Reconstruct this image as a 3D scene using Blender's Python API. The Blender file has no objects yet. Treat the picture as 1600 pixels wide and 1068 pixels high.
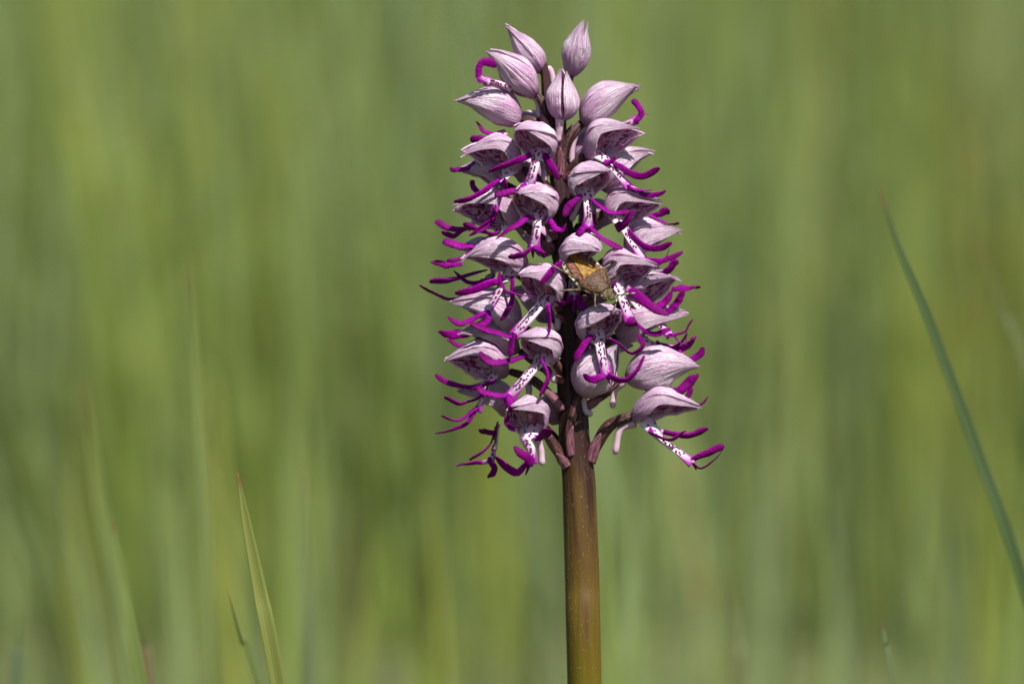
import bpy, math, random
import numpy as np
from mathutils import Vector, noise

# ------------------------------------------------------------------ camera, world, sun, exposure
SC = bpy.context.scene
COL = SC.collection
PX = 0.105e-3                 # metres per photograph pixel in the plane of the orchid stem
DIST = 0.708                  # camera to stem
PITCH = math.radians(5.0)     # camera looks slightly down
BOTTOM_Z = 0.150              # height above ground where the frame bottom cuts the stem

cam_d = bpy.data.cameras.new("camera")
cam = bpy.data.objects.new("camera", cam_d)
COL.objects.link(cam)
SC.camera = cam
cam_d.sensor_width = 36.0
cam_d.lens = 36.0 * DIST / (1600 * PX)
cam_d.clip_start = 0.02
cam_d.clip_end = 2000.0
FWD = Vector((0, math.cos(PITCH), -math.sin(PITCH)))
UPV = Vector((0, math.sin(PITCH), math.cos(PITCH)))
RGT = Vector((1, 0, 0))
CAM = Vector((0, 0, BOTTOM_Z + 534 * PX * math.cos(PITCH))) - FWD * DIST
cam.location = CAM
cam.rotation_euler = (math.pi / 2 - PITCH, 0, 0)
cam_d.dof.use_dof = True
cam_d.dof.focus_distance = DIST - 0.0055
cam_d.dof.aperture_fstop = 10.5
cam_d.dof.aperture_blades = 9

SUN_TRAVEL = Vector((-0.31, 0.47, -0.83)).normalized()
world = bpy.data.worlds.new("World")
SC.world = world
world.use_nodes = True
wn = world.node_tree
sky = wn.nodes.new("ShaderNodeTexSky")
sky.sky_type = 'NISHITA'
sky.sun_disc = False
S = -SUN_TRAVEL
sky.sun_elevation = math.asin(S.z)
sky.sun_rotation = math.atan2(S.x, S.y)
bg = wn.nodes["Background"]
bg.inputs[1].default_value = 0.062
wn.links.new(sky.outputs[0], bg.inputs[0])

sun_d = bpy.data.lights.new("sun", 'SUN')
sun_d.energy = 5.0
sun_d.angle = math.radians(0.53)
sun_d.color = (1.0, 0.955, 0.88)
sun = bpy.data.objects.new("sun", sun_d)
COL.objects.link(sun)
sun.location = (1, -2, 3)
sun.rotation_euler = SUN_TRAVEL.to_track_quat('-Z', 'Y').to_euler()

SC.view_settings.view_transform = 'Standard'
SC.view_settings.look = 'None'
SC.view_settings.gamma = 1.0
SC.view_settings.exposure = 0.95
SC.render.engine = 'CYCLES'
SC.cycles.use_denoising = True
SC.cycles.max_bounces = 8
SC.cycles.transmission_bounces = 4
SC.cycles.caustics_reflective = False
SC.cycles.caustics_refractive = False

random.seed(7)
np.random.seed(7)


def W(x, y, d=0.0):
    """photograph pixel + depth behind the stem (same unit) -> point in metres"""
    k = (DIST + d * PX) / DIST
    return CAM + FWD * (DIST + d * PX) + RGT * ((x - 800) * PX * k) + UPV * ((534 - y) * PX * k)


# ------------------------------------------------------------------ materials
def new_mat(name):
    m = bpy.data.materials.new(name)
    m.use_nodes = True
    nt = m.node_tree
    b = nt.nodes["Principled BSDF"]
    return m, nt, b


class N:
    """tiny node helper"""
    def __init__(self, nt):
        self.nt = nt

    def add(self, t, **kw):
        n = self.nt.nodes.new(t)
        for k, v in kw.items():
            setattr(n, k, v)
        return n

    def link(self, a, b):
        self.nt.links.new(a, b)

    def val(self, sock, v):
        if hasattr(v, "is_output"):
            self.link(v, sock)
        else:
            sock.default_value = v

    def math(self, op, a, b=0.0, c=None, clamp=False):
        n = self.add("ShaderNodeMath", operation=op, use_clamp=clamp)
        self.val(n.inputs[0], a)
        self.val(n.inputs[1], b)
        if c is not None:
            self.val(n.inputs[2], c)
        return n.outputs[0]

    def mix(self, f, a, b, mode='MIX'):
        n = self.add("ShaderNodeMix", data_type='RGBA', blend_type=mode)
        self.val(n.inputs[0], f)
        self.val(n.inputs[6], a)
        self.val(n.inputs[7], b)
        return n.outputs[2]

    def ramp(self, f, stops, interp='LINEAR'):
        n = self.add("ShaderNodeValToRGB")
        n.color_ramp.interpolation = interp
        el = n.color_ramp.elements
        while len(el) < len(stops):
            el.new(0.5)
        for e, (p, c) in zip(el, stops):
            e.position = p
            e.color = c if len(c) == 4 else (*c, 1)
        self.val(n.inputs[0], f)
        return n.outputs[0]

    def uv(self):
        n = self.add("ShaderNodeUVMap")
        n.uv_map = "uv"
        return n.outputs[0]

    def mapping(self, vec, scale=(1, 1, 1), loc=(0, 0, 0)):
        n = self.add("ShaderNodeMapping")
        n.inputs["Scale"].default_value = scale
        n.inputs["Location"].default_value = loc
        self.link(vec, n.inputs[0])
        return n.outputs[0]

    def noise(self, vec, scale, detail=3, rough=0.55, dist=0.0):
        n = self.add("ShaderNodeTexNoise")
        n.inputs["Scale"].default_value = scale
        n.inputs["Detail"].default_value = detail
        n.inputs["Roughness"].default_value = rough
        n.inputs["Distortion"].default_value = dist
        self.link(vec, n.inputs["Vector"])
        return n.outputs[0]

    def bump(self, h, strength, dist):
        n = self.add("ShaderNodeBump")
        n.inputs["Strength"].default_value = strength
        n.inputs["Distance"].default_value = dist
        self.link(h, n.inputs["Height"])
        return n.outputs[0]

    def objvec(self, off_rand=True):
        tc = self.add("ShaderNodeTexCoord")
        return tc.outputs["Object"]

    def rand(self):
        return self.add("ShaderNodeObjectInfo").outputs["Random"]


def uv_jitter(n, scale):
    """uv shifted per object so that no two petals share a pattern"""
    u = n.uv()
    r = n.rand()
    comb = n.add("ShaderNodeCombineXYZ")
    n.link(n.math('MULTIPLY', r, 37.0), comb.inputs[2])
    n.link(n.math('MULTIPLY', r, 11.0), comb.inputs[0])
    add = n.add("ShaderNodeVectorMath", operation='ADD')
    mp = n.mapping(u, scale)
    n.link(mp, add.inputs[0])
    n.link(comb.outputs[0], add.inputs[1])
    return add.outputs[0]


def translucent(n, b, color, normal, amount):
    tr = n.add("ShaderNodeBsdfTranslucent")
    n.val(tr.inputs[0], color)
    if normal is not None:
        n.link(normal, tr.inputs[1])
    ms = n.add("ShaderNodeMixShader")
    ms.inputs[0].default_value = amount
    out = n.nt.nodes["Material Output"]
    n.link(b.outputs[0], ms.inputs[1])
    n.link(tr.outputs[0], ms.inputs[2])
    n.link(ms.outputs[0], out.inputs[0])


def sep(n, vec):
    s = n.add("ShaderNodeSeparateXYZ")
    n.link(vec, s.inputs[0])
    return s.outputs


def mat_sepal_outer():
    m, nt, b = new_mat("sepal_outer")
    n = N(nt)
    u = sep(n, n.uv())
    fine = n.noise(uv_jitter(n, (3.2, 19, 1)), 1.0, 3, 0.55, 0.5)
    vein = n.noise(uv_jitter(n, (1.3, 10, 1)), 1.0, 2, 0.5, 0.4)
    speck = n.noise(uv_jitter(n, (30, 42, 1)), 1.0, 2, 0.6)
    blot = n.noise(uv_jitter(n, (3, 3, 1)), 1.0, 2, 0.5)
    pale = (0.860, 0.770, 0.850, 1)
    pink = (0.760, 0.520, 0.730, 1)
    deep = (0.440, 0.180, 0.390, 1)
    c = n.mix(n.ramp(blot, [(0.38, (0, 0, 0)), (0.68, (1, 1, 1))]), pale, pink)
    base = n.ramp(u[0], [(0.0, (0.85, 0.85, 0.85)), (0.20, (0.55, 0.55, 0.55)), (0.50, (0, 0, 0)), (0.90, (0, 0, 0)), (1.0, (0.55, 0.55, 0.55))])
    c = n.mix(n.math('MULTIPLY', base, 0.75), c, (0.52, 0.19, 0.46, 1))
    c = n.mix(n.math('MULTIPLY', n.ramp(vein, [(0.53, (0, 0, 0)), (0.58, (1, 1, 1)), (0.66, (0.1, 0.1, 0.1))]), 0.42), c, deep)
    c = n.mix(n.math('MULTIPLY', n.ramp(fine, [(0.53, (0, 0, 0)), (0.61, (1, 1, 1))]), 0.38), c, deep)
    c = n.mix(n.math('MULTIPLY', n.ramp(speck, [(0.56, (0, 0, 0)), (0.64, (1, 1, 1))]), 0.35), c, deep)
    n.link(c, b.inputs["Base Color"])
    b.inputs["Roughness"].default_value = 0.55
    b.inputs["Specular IOR Level"].default_value = 0.3
    h = n.math('ADD', fine, n.math('MULTIPLY', speck, 0.35))
    nm = n.bump(h, 1.0, 0.0007)
    n.link(nm, b.inputs["Normal"])
    translucent(n, b, n.mix(0.5, c, (0.75, 0.42, 0.65, 1)), nm, 0.42)
    return m


def mat_sepal_inner():
    m, nt, b = new_mat("sepal_inner")
    n = N(nt)
    u = sep(n, n.uv())
    spots = n.noise(uv_jitter(n, (8, 15, 1)), 1.0, 2, 0.5, 0.6)
    wash = n.noise(uv_jitter(n, (2, 4, 1)), 1.0, 2, 0.5)
    edge = n.math('ABSOLUTE', n.math('SUBTRACT', u[1], 0.5))
    rim = n.ramp(edge, [(0.30, (0, 0, 0)), (0.47, (1, 1, 1))])
    c = n.mix(wash, (0.78, 0.62, 0.72, 1), (0.62, 0.38, 0.54, 1))
    dark = n.ramp(spots, [(0.48, (0, 0, 0)), (0.53, (1, 1, 1))])
    thr = n.ramp(u[0], [(0.0, (0, 0, 0)), (0.22, (1, 1, 1))])
    dk = n.math('MULTIPLY', n.math('MULTIPLY', dark, thr), n.math('SUBTRACT', 1.0, n.math('MULTIPLY', rim, 0.85)))
    c = n.mix(rim, c, (0.80, 0.68, 0.77, 1))
    c = n.mix(n.math('MULTIPLY', dk, 0.95), c, (0.260, 0.008, 0.190, 1))
    n.link(c, b.inputs["Base Color"])
    b.inputs["Roughness"].default_value = 0.5
    nm = n.bump(spots, 0.5, 0.0002)
    n.link(nm, b.inputs["Normal"])
    translucent(n, b, c, nm, 0.45)
    return m


def mat_lip():
    m, nt, b = new_mat("lip_white")
    n = N(nt)
    u = sep(n, n.uv())
    nz = n.noise(uv_jitter(n, (6, 3, 1)), 1.0, 3, 0.6)
    tt = n.math('ADD', u[0], n.math('MULTIPLY', n.math('SUBTRACT', nz, 0.5), 0.30))
    edge = n.math('MULTIPLY', n.math('ABSOLUTE', n.math('SUBTRACT', u[1], 0.5)), 2.0)
    e2 = n.math('MULTIPLY', n.math('POWER', edge, 2.5), 0.30)
    f = n.ramp(n.math('ADD', tt, e2), [(0.0, (0.30, 0.30, 0.30)), (0.16, (0.04, 0.04, 0.04)), (0.70, (0.0, 0.0, 0.0)), (0.88, (0.30, 0.30, 0.30)), (1.0, (1, 1, 1))])
    c = n.mix(f, (0.58, 0.46, 0.55, 1), (0.36, 0.020, 0.335, 1))
    n.link(c, b.inputs["Base Color"])
    b.inputs["Roughness"].default_value = 0.45
    g = n.noise(uv_jitter(n, (90, 40, 1)), 1.0, 2, 0.5)
    nm = n.bump(g, 0.5, 0.00012)
    n.link(nm, b.inputs["Normal"])
    translucent(n, b, c, nm, 0.2)
    return m


def mat_limb():
    m, nt, b = new_mat("lip_limb_magenta")
    n = N(nt)
    u = sep(n, n.uv())
    g = n.noise(uv_jitter(n, (26, 5, 1)), 1.0, 3, 0.6)
    big = n.noise(uv_jitter(n, (2.5, 1.2, 1)), 1.0, 2, 0.5)
    t = n.math('ADD', u[0], n.math('MULTIPLY', n.math('SUBTRACT', big, 0.5), 0.25))
    c = n.ramp(t, [(0.0, (0.58, 0.36, 0.54)), (0.13, (0.46, 0.16, 0.46)), (0.20, (0.240, 0.002, 0.245)), (0.70, (0.225, 0.001, 0.195)), (1.0, (0.110, 0.001, 0.080))])
    c = n.mix(n.ramp(g, [(0.40, (0, 0, 0)), (0.70, (0.65, 0.65, 0.65))]), c, (0.075, 0.001, 0.055, 1))
    far_t = n.ramp(u[0], [(0.12, (0, 0, 0)), (0.35, (1, 1, 1))])
    c = n.mix(n.math('MULTIPLY', n.math('MULTIPLY', n.rand(), far_t), 0.60), c, (0.080, 0.001, 0.062, 1))
    n.link(c, b.inputs["Base Color"])
    b.inputs["Roughness"].default_value = 0.5
    b.inputs["Specular IOR Level"].default_value = 0.05
    nm = n.bump(g, 0.8, 0.00022)
    n.link(nm, b.inputs["Normal"])
    translucent(n, b, c, nm, 0.10)
    return m


def mat_spur():
    m, nt, b = new_mat("spur_pale")
    n = N(nt)
    u = sep(n, n.uv())
    g = n.noise(uv_jitter(n, (3, 10, 1)), 1.0, 3, 0.6)
    c = n.mix(g, (0.58, 0.45, 0.51, 1), (0.46, 0.26, 0.38, 1))
    n.link(c, b.inputs["Base Color"])
    b.inputs["Roughness"].default_value = 0.45
    nm = n.bump(g, 0.3, 0.0002)
    n.link(nm, b.inputs["Normal"])
    translucent(n, b, c, nm, 0.22)
    return m


def mat_ovary():
    m, nt, b = new_mat("ovary_brown")
    n = N(nt)
    g = n.noise(uv_jitter(n, (2.5, 14, 1)), 1.0, 3, 0.6, 0.3)
    s = n.noise(uv_jitter(n, (40, 24, 1)), 1.0, 2, 0.6)
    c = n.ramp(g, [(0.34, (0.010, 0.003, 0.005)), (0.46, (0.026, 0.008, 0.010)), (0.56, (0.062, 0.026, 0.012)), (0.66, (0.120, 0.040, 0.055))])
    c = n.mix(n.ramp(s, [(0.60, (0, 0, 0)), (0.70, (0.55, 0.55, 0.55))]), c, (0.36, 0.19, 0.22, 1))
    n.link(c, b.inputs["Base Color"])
    b.inputs["Roughness"].default_value = 0.5
    b.inputs["Specular IOR Level"].default_value = 0.25
    n.link(n.bump(g, 0.8, 0.0005), b.inputs["Normal"])
    return m


def mat_bract():
    m, nt, b = new_mat("bract_pink")
    n = N(nt)
    g = n.noise(uv_jitter(n, (3, 16, 1)), 1.0, 3, 0.6, 0.2)
    c = n.ramp(g, [(0.36, (0.060, 0.014, 0.024)), (0.50, (0.170, 0.055, 0.080)), (0.68, (0.330, 0.150, 0.190))])
    n.link(c, b.inputs["Base Color"])
    b.inputs["Roughness"].default_value = 0.5
    nm = n.bump(g, 0.5, 0.0003)
    n.link(nm, b.inputs["Normal"])
    translucent(n, b, c, nm, 0.15)
    return m


def mat_stem():
    m, nt, b = new_mat("stem_olive_brown")
    n = N(nt)
    u = sep(n, n.uv())
    streak = n.noise(n.mapping(n.uv(), (16, 7, 1)), 1.0, 4, 0.6, 0.4)
    blot = n.noise(n.mapping(n.uv(), (14, 3, 1)), 1.0, 3, 0.6)
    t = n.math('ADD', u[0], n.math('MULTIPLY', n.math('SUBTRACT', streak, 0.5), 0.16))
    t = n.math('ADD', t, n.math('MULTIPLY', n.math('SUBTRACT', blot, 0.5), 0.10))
    c = n.ramp(t, [(0.50, (0.098, 0.085, 0.004)), (0.58, (0.090, 0.062, 0.005)), (0.64, (0.068, 0.038, 0.008)), (0.685, (0.025, 0.009, 0.006)), (0.80, (0.016, 0.005, 0.006)), (0.92, (0.035, 0.012, 0.016)), (1.0, (0.07, 0.026, 0.036))])  # olive to brown is pigment; near-black stretch inside the spike paints in flower shade
    vor = n.add("ShaderNodeTexVoronoi")
    vor.inputs["Scale"].default_value = 1.0
    n.link(n.mapping(n.uv(), (260, 30, 1)), vor.inputs["Vector"])
    dot = n.ramp(vor.outputs["Distance"], [(0.0, (1, 1, 1)), (0.22, (0, 0, 0))])
    gate = n.noise(n.mapping(n.uv(), (150, 12, 1)), 1.0, 2, 0.6)
    dots = n.math('MULTIPLY', dot, n.ramp(gate, [(0.44, (0, 0, 0)), (0.56, (1, 1, 1))]))
    c = n.mix(n.math('MULTIPLY', dots, 0.75), c, (0.40, 0.28, 0.17, 1))
    n.link(c, b.inputs["Base Color"])
    b.inputs["Roughness"].default_value = 0.55
    b.inputs["Specular IOR Level"].default_value = 0.2
    h = n.math('ADD', streak, n.math('MULTIPLY', dots, 0.8))
    n.link(n.bump(h, 0.5, 0.0004), b.inputs["Normal"])
    return m


def mat_plain(name, col, rough=0.5, var=None, scale=1500, bump=0.0, spec=0.5):
    m, nt, b = new_mat(name)
    n = N(nt)
    g = n.noise(n.objvec(), scale, 3, 0.65)
    c = n.mix(n.ramp(g, [(0.42, (0, 0, 0)), (0.58, (1, 1, 1))]), (*col, 1), (*(var or [k * 0.6 for k in col]), 1))
    n.link(c, b.inputs["Base Color"])
    b.inputs["Roughness"].default_value = rough
    b.inputs["Specular IOR Level"].default_value = spec
    if bump:
        n.link(n.bump(g, bump, 0.0002), b.inputs["Normal"])
    return m


def mat_banded(name, a, c2, bands, u_axis=0):
    m, nt, b = new_mat(name)
    n = N(nt)
    u = sep(n, n.uv())
    f = n.math('FRACT', n.math('MULTIPLY', u[u_axis], float(bands)))
    c = n.mix(n.ramp(f, [(0.0, (0, 0, 0)), (0.52, (1, 1, 1))], 'CONSTANT'), (*a, 1), (*c2, 1))
    n.link(c, b.inputs["Base Color"])
    b.inputs["Roughness"].default_value = 0.4
    return m


def mat_grass(name, attr=True, base=(0.10, 0.15, 0.05), tip=(0.16, 0.11, 0.06), gain=1.0):
    m, nt, b = new_mat(name)
    n = N(nt)
    u = sep(n, n.uv())
    streak = n.noise(uv_jitter(n, (2, 22, 1)), 1.0, 2, 0.5)
    if attr:
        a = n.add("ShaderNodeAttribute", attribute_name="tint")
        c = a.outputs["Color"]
    else:
        c = n.ramp(u[0], [(0.0, base), (0.90, base), (0.97, tip), (1.0, tip)])
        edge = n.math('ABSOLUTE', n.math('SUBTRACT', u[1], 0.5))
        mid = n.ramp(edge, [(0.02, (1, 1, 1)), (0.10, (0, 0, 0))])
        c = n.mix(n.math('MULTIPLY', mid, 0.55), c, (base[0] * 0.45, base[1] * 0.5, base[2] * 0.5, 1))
    c = n.mix(n.ramp(streak, [(0.4, (0, 0, 0)), (0.65, (0.28, 0.28, 0.28))]), c, (0.03, 0.05, 0.015, 1))
    n.link(c, b.inputs["Base Color"])
    b.inputs["Roughness"].default_value = 0.6
    b.inputs["Specular IOR Level"].default_value = 0.2
    translucent(n, b, n.mix(0.35, c, (0.22, 0.27, 0.03, 1)), None, 0.40)
    return m


M = dict(outer=mat_sepal_outer(), inner=mat_sepal_inner(), lip=mat_lip(), limb=mat_limb(), spur=mat_spur(),
         ovary=mat_ovary(), bract=mat_bract(), stem=mat_stem(),
         dot=mat_plain("lip_dot_purple", (0.17, 0.004, 0.115), 0.5, (0.10, 0.003, 0.07)),
         column=mat_plain("column_purple", (0.20, 0.035, 0.11), 0.35, (0.40, 0.20, 0.28), 900),
         grass=mat_grass("grass_field"))


# ------------------------------------------------------------------ mesh helpers
def make(name, V, F, mats, origin, parent=None, parent_origin=None, uvs=None, midx=None, smooth=True):
    """V world points (n,3), F faces, uvs per vertex (n,2)"""
    V = np.asarray(V, float)
    o = np.array(origin)
    me = bpy.data.meshes.new(name)
    me.from_pydata((V - o).tolist(), [], F)
    for mt in mats:
        me.materials.append(mt)
    if uvs is not None:
        lay = me.uv_layers.new(name="uv")
        idx = np.empty(len(me.loops), np.int32)
        me.loops.foreach_get("vertex_index", idx)
        lay.data.foreach_set("uv", np.asarray(uvs, np.float32)[idx].ravel())
    if midx is not None:
        me.polygons.foreach_set("material_index", np.asarray(midx, np.int32))
    if smooth:
        me.polygons.foreach_set("use_smooth", np.ones(len(me.polygons), bool))
    me.update()
    ob = bpy.data.objects.new(name, me)
    COL.objects.link(ob)
    if parent is not None:
        ob.parent = parent
        ob.location = Vector(origin) - Vector(parent_origin)
    else:
        ob.location = Vector(origin)
    return ob


def catmull(pts, n):
    """smooth curve through 3-D points; n samples"""
    P = [np.array(p, float) for p in pts]
    if len(P) == 2:
        P = [P[0], (P[0] + P[1]) / 2, P[1]]
    Q = [2 * P[0] - P[1]] + P + [2 * P[-1] - P[-2]]
    seg = len(P) - 1
    out = []
    for i in range(n):
        t = i / (n - 1) * seg
        k = min(int(t), seg - 1)
        f = t - k
        p0, p1, p2, p3 = Q[k], Q[k + 1], Q[k + 2], Q[k + 3]
        out.append(0.5 * ((2 * p1) + (-p0 + p2) * f + (2 * p0 - 5 * p1 + 4 * p2 - p3) * f * f + (-p0 + 3 * p1 - 3 * p2 + p3) * f ** 3))
    return np.array(out)


def unit(v):
    v = np.asarray(v, float)
    return v / max(np.linalg.norm(v), 1e-12)


def frames(C, hint):
    T = np.gradient(C, axis=0)
    T = np.array([unit(t) for t in T])
    n0 = np.array(hint, float)
    out = []
    for t in T:
        n0 = unit(n0 - t * np.dot(n0, t))
        out.append((t, n0, np.cross(t, n0)))
    return out


def tube(C, rad, hint=(0, -1, 0), flat=1.0, ns=9, ribs=0, rib=0.0, twist=0.0, wob=0.0, seed=0, spin=0.0, groove=0.0):
    """closed tube with round end caps; returns V,F,UV"""
    fr = frames(C, hint)
    L = len(C)
    V, UV = [], []
    for i, (t, a, b) in enumerate(fr):
        if spin:
            ca, sa = math.cos(spin * i / L), math.sin(spin * i / L)
            a, b = a * ca + b * sa, b * ca - a * sa
        for j in range(ns):
            th = 2 * math.pi * j / ns
            r = rad[i]
            if groove:
                r *= 1 - groove * max(0.0, math.cos(th)) ** 3
            if ribs:
                r *= 1 + rib * math.cos(ribs * th + twist * i / L)
            if wob:
                r *= 1 + wob * noise.noise(Vector((i * 0.35 + seed, math.cos(th) * 1.3, math.sin(th) * 1.3)))
            V.append(C[i] + a * (math.cos(th) * r * flat) + b * (math.sin(th) * r))
            UV.append((i / (L - 1), j / ns if j <= ns / 2 else 2 * (1 - j / ns) / 2 + 0.0))
    F = []
    for i in range(L - 1):
        for j in range(ns):
            k = (j + 1) % ns
            F.append((i * ns + j, i * ns + k, (i + 1) * ns + k, (i + 1) * ns + j))
    V.append(C[0] - fr[0][0] * rad[0] * 0.3)
    UV.append((0, 0.5))
    V.append(C[-1] + fr[-1][0] * rad[-1] * 0.35)
    UV.append((1, 0.5))
    a, b2 = len(V) - 2, len(V) - 1
    for j in range(ns):
        k = (j + 1) % ns
        F.append((a, k, j))
        F.append((b2, (L - 1) * ns + j, (L - 1) * ns + k))
    return V, F, UV


def shell(G, thick):
    """grid of points (a,b,3) -> closed thin shell; outer faces first, inner, then rim.  thickness along -normal"""
    a, b, _ = G.shape
    du = np.gradient(G, axis=0)
    dv = np.gradient(G, axis=1)
    nrm = np.cross(du, dv)
    ln = np.linalg.norm(nrm, axis=2, keepdims=True)
    nrm = nrm / np.maximum(ln, 1e-15)
    # heal degenerate rows
    for r, src in ((0, 1), (a - 1, a - 2)):
        nrm[r] = nrm[src]
    inner = G - nrm * thick
    V = np.concatenate([G.reshape(-1, 3), inner.reshape(-1, 3)])
    off = a * b
    F, MI = [], []
    for i in range(a - 1):
        for j in range(b - 1):
            p, q, r, s = i * b + j, i * b + j + 1, (i + 1) * b + j + 1, (i + 1) * b + j
            F.append((p, s, r, q)); MI.append(0)
            F.append((off + p, off + q, off + r, off + s)); MI.append(1)
    def rim(seq):
        for p, q in zip(seq[:-1], seq[1:]):
            F.append((p, q, off + q, off + p)); MI.append(0)
    rim([j for j in range(b)])
    rim([(a - 1) * b + j for j in range(b)][::-1])
    rim([i * b for i in range(a)][::-1])
    rim([i * b + b - 1 for i in range(a)])
    uu, vv = np.meshgrid(np.linspace(0, 1, a), np.linspace(0, 1, b), indexing='ij')
    UV = np.concatenate([np.stack([uu, vv], -1).reshape(-1, 2)] * 2)
    return V, F, MI, UV


def tag(o, label=None, cat=None, group=None, kind=None):
    if label: o["label"] = label
    if cat: o["category"] = cat
    if group: o["group"] = group
    if kind: o["kind"] = kind
    return o


# ------------------------------------------------------------------ ground
def build_ground():
    m, nt, b = new_mat("ground_turf")
    n = N(nt)
    v = n.objvec()
    g1 = n.noise(v, 1.2, 4, 0.6)
    g2 = n.noise(v, 60.0, 4, 0.65)
    c = n.ramp(g1, [(0.3, (0.055, 0.070, 0.018)), (0.5, (0.085, 0.100, 0.028)), (0.7, (0.110, 0.105, 0.040))])
    c = n.mix(n.ramp(g2, [(0.35, (0, 0, 0)), (0.7, (0.7, 0.7, 0.7))]), c, (0.035, 0.040, 0.012, 1))
    n.link(c, b.inputs["Base Color"])
    b.inputs["Roughness"].default_value = 0.9
    n.link(n.bump(g2, 0.8, 0.01), b.inputs["Normal"])
    rings = [0, 0.5, 1.5, 4, 9, 20, 60, 200, 900]
    ns = 48
    V, F = [(0, 0.5, 0)], []
    for r in rings[1:]:
        for j in range(ns):
            a = 2 * math.pi * j / ns
            x, y = r * math.cos(a), 0.5 + r * math.sin(a)
            z = 0.006 * noise.noise(Vector((x * 2, y * 2, 0))) if r < 10 else 0.3 * noise.noise(Vector((x * .02, y * .02, 3))) - 0.2
            V.append((x, y, z - 0.004))
    for j in range(ns):
        F.append((0, 1 + j, 1 + (j + 1) % ns))
    for k in range(len(rings) - 2):
        for j in range(ns):
            a, b2 = 1 + k * ns + j, 1 + k * ns + (j + 1) % ns
            F.append((a, a + ns, b2 + ns, b2))
    o = make("ground", V, F, [m], (0, 0, 0))
    tag(o, "green meadow soil and turf under the tall grass", "ground", kind="structure")


build_ground()


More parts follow.
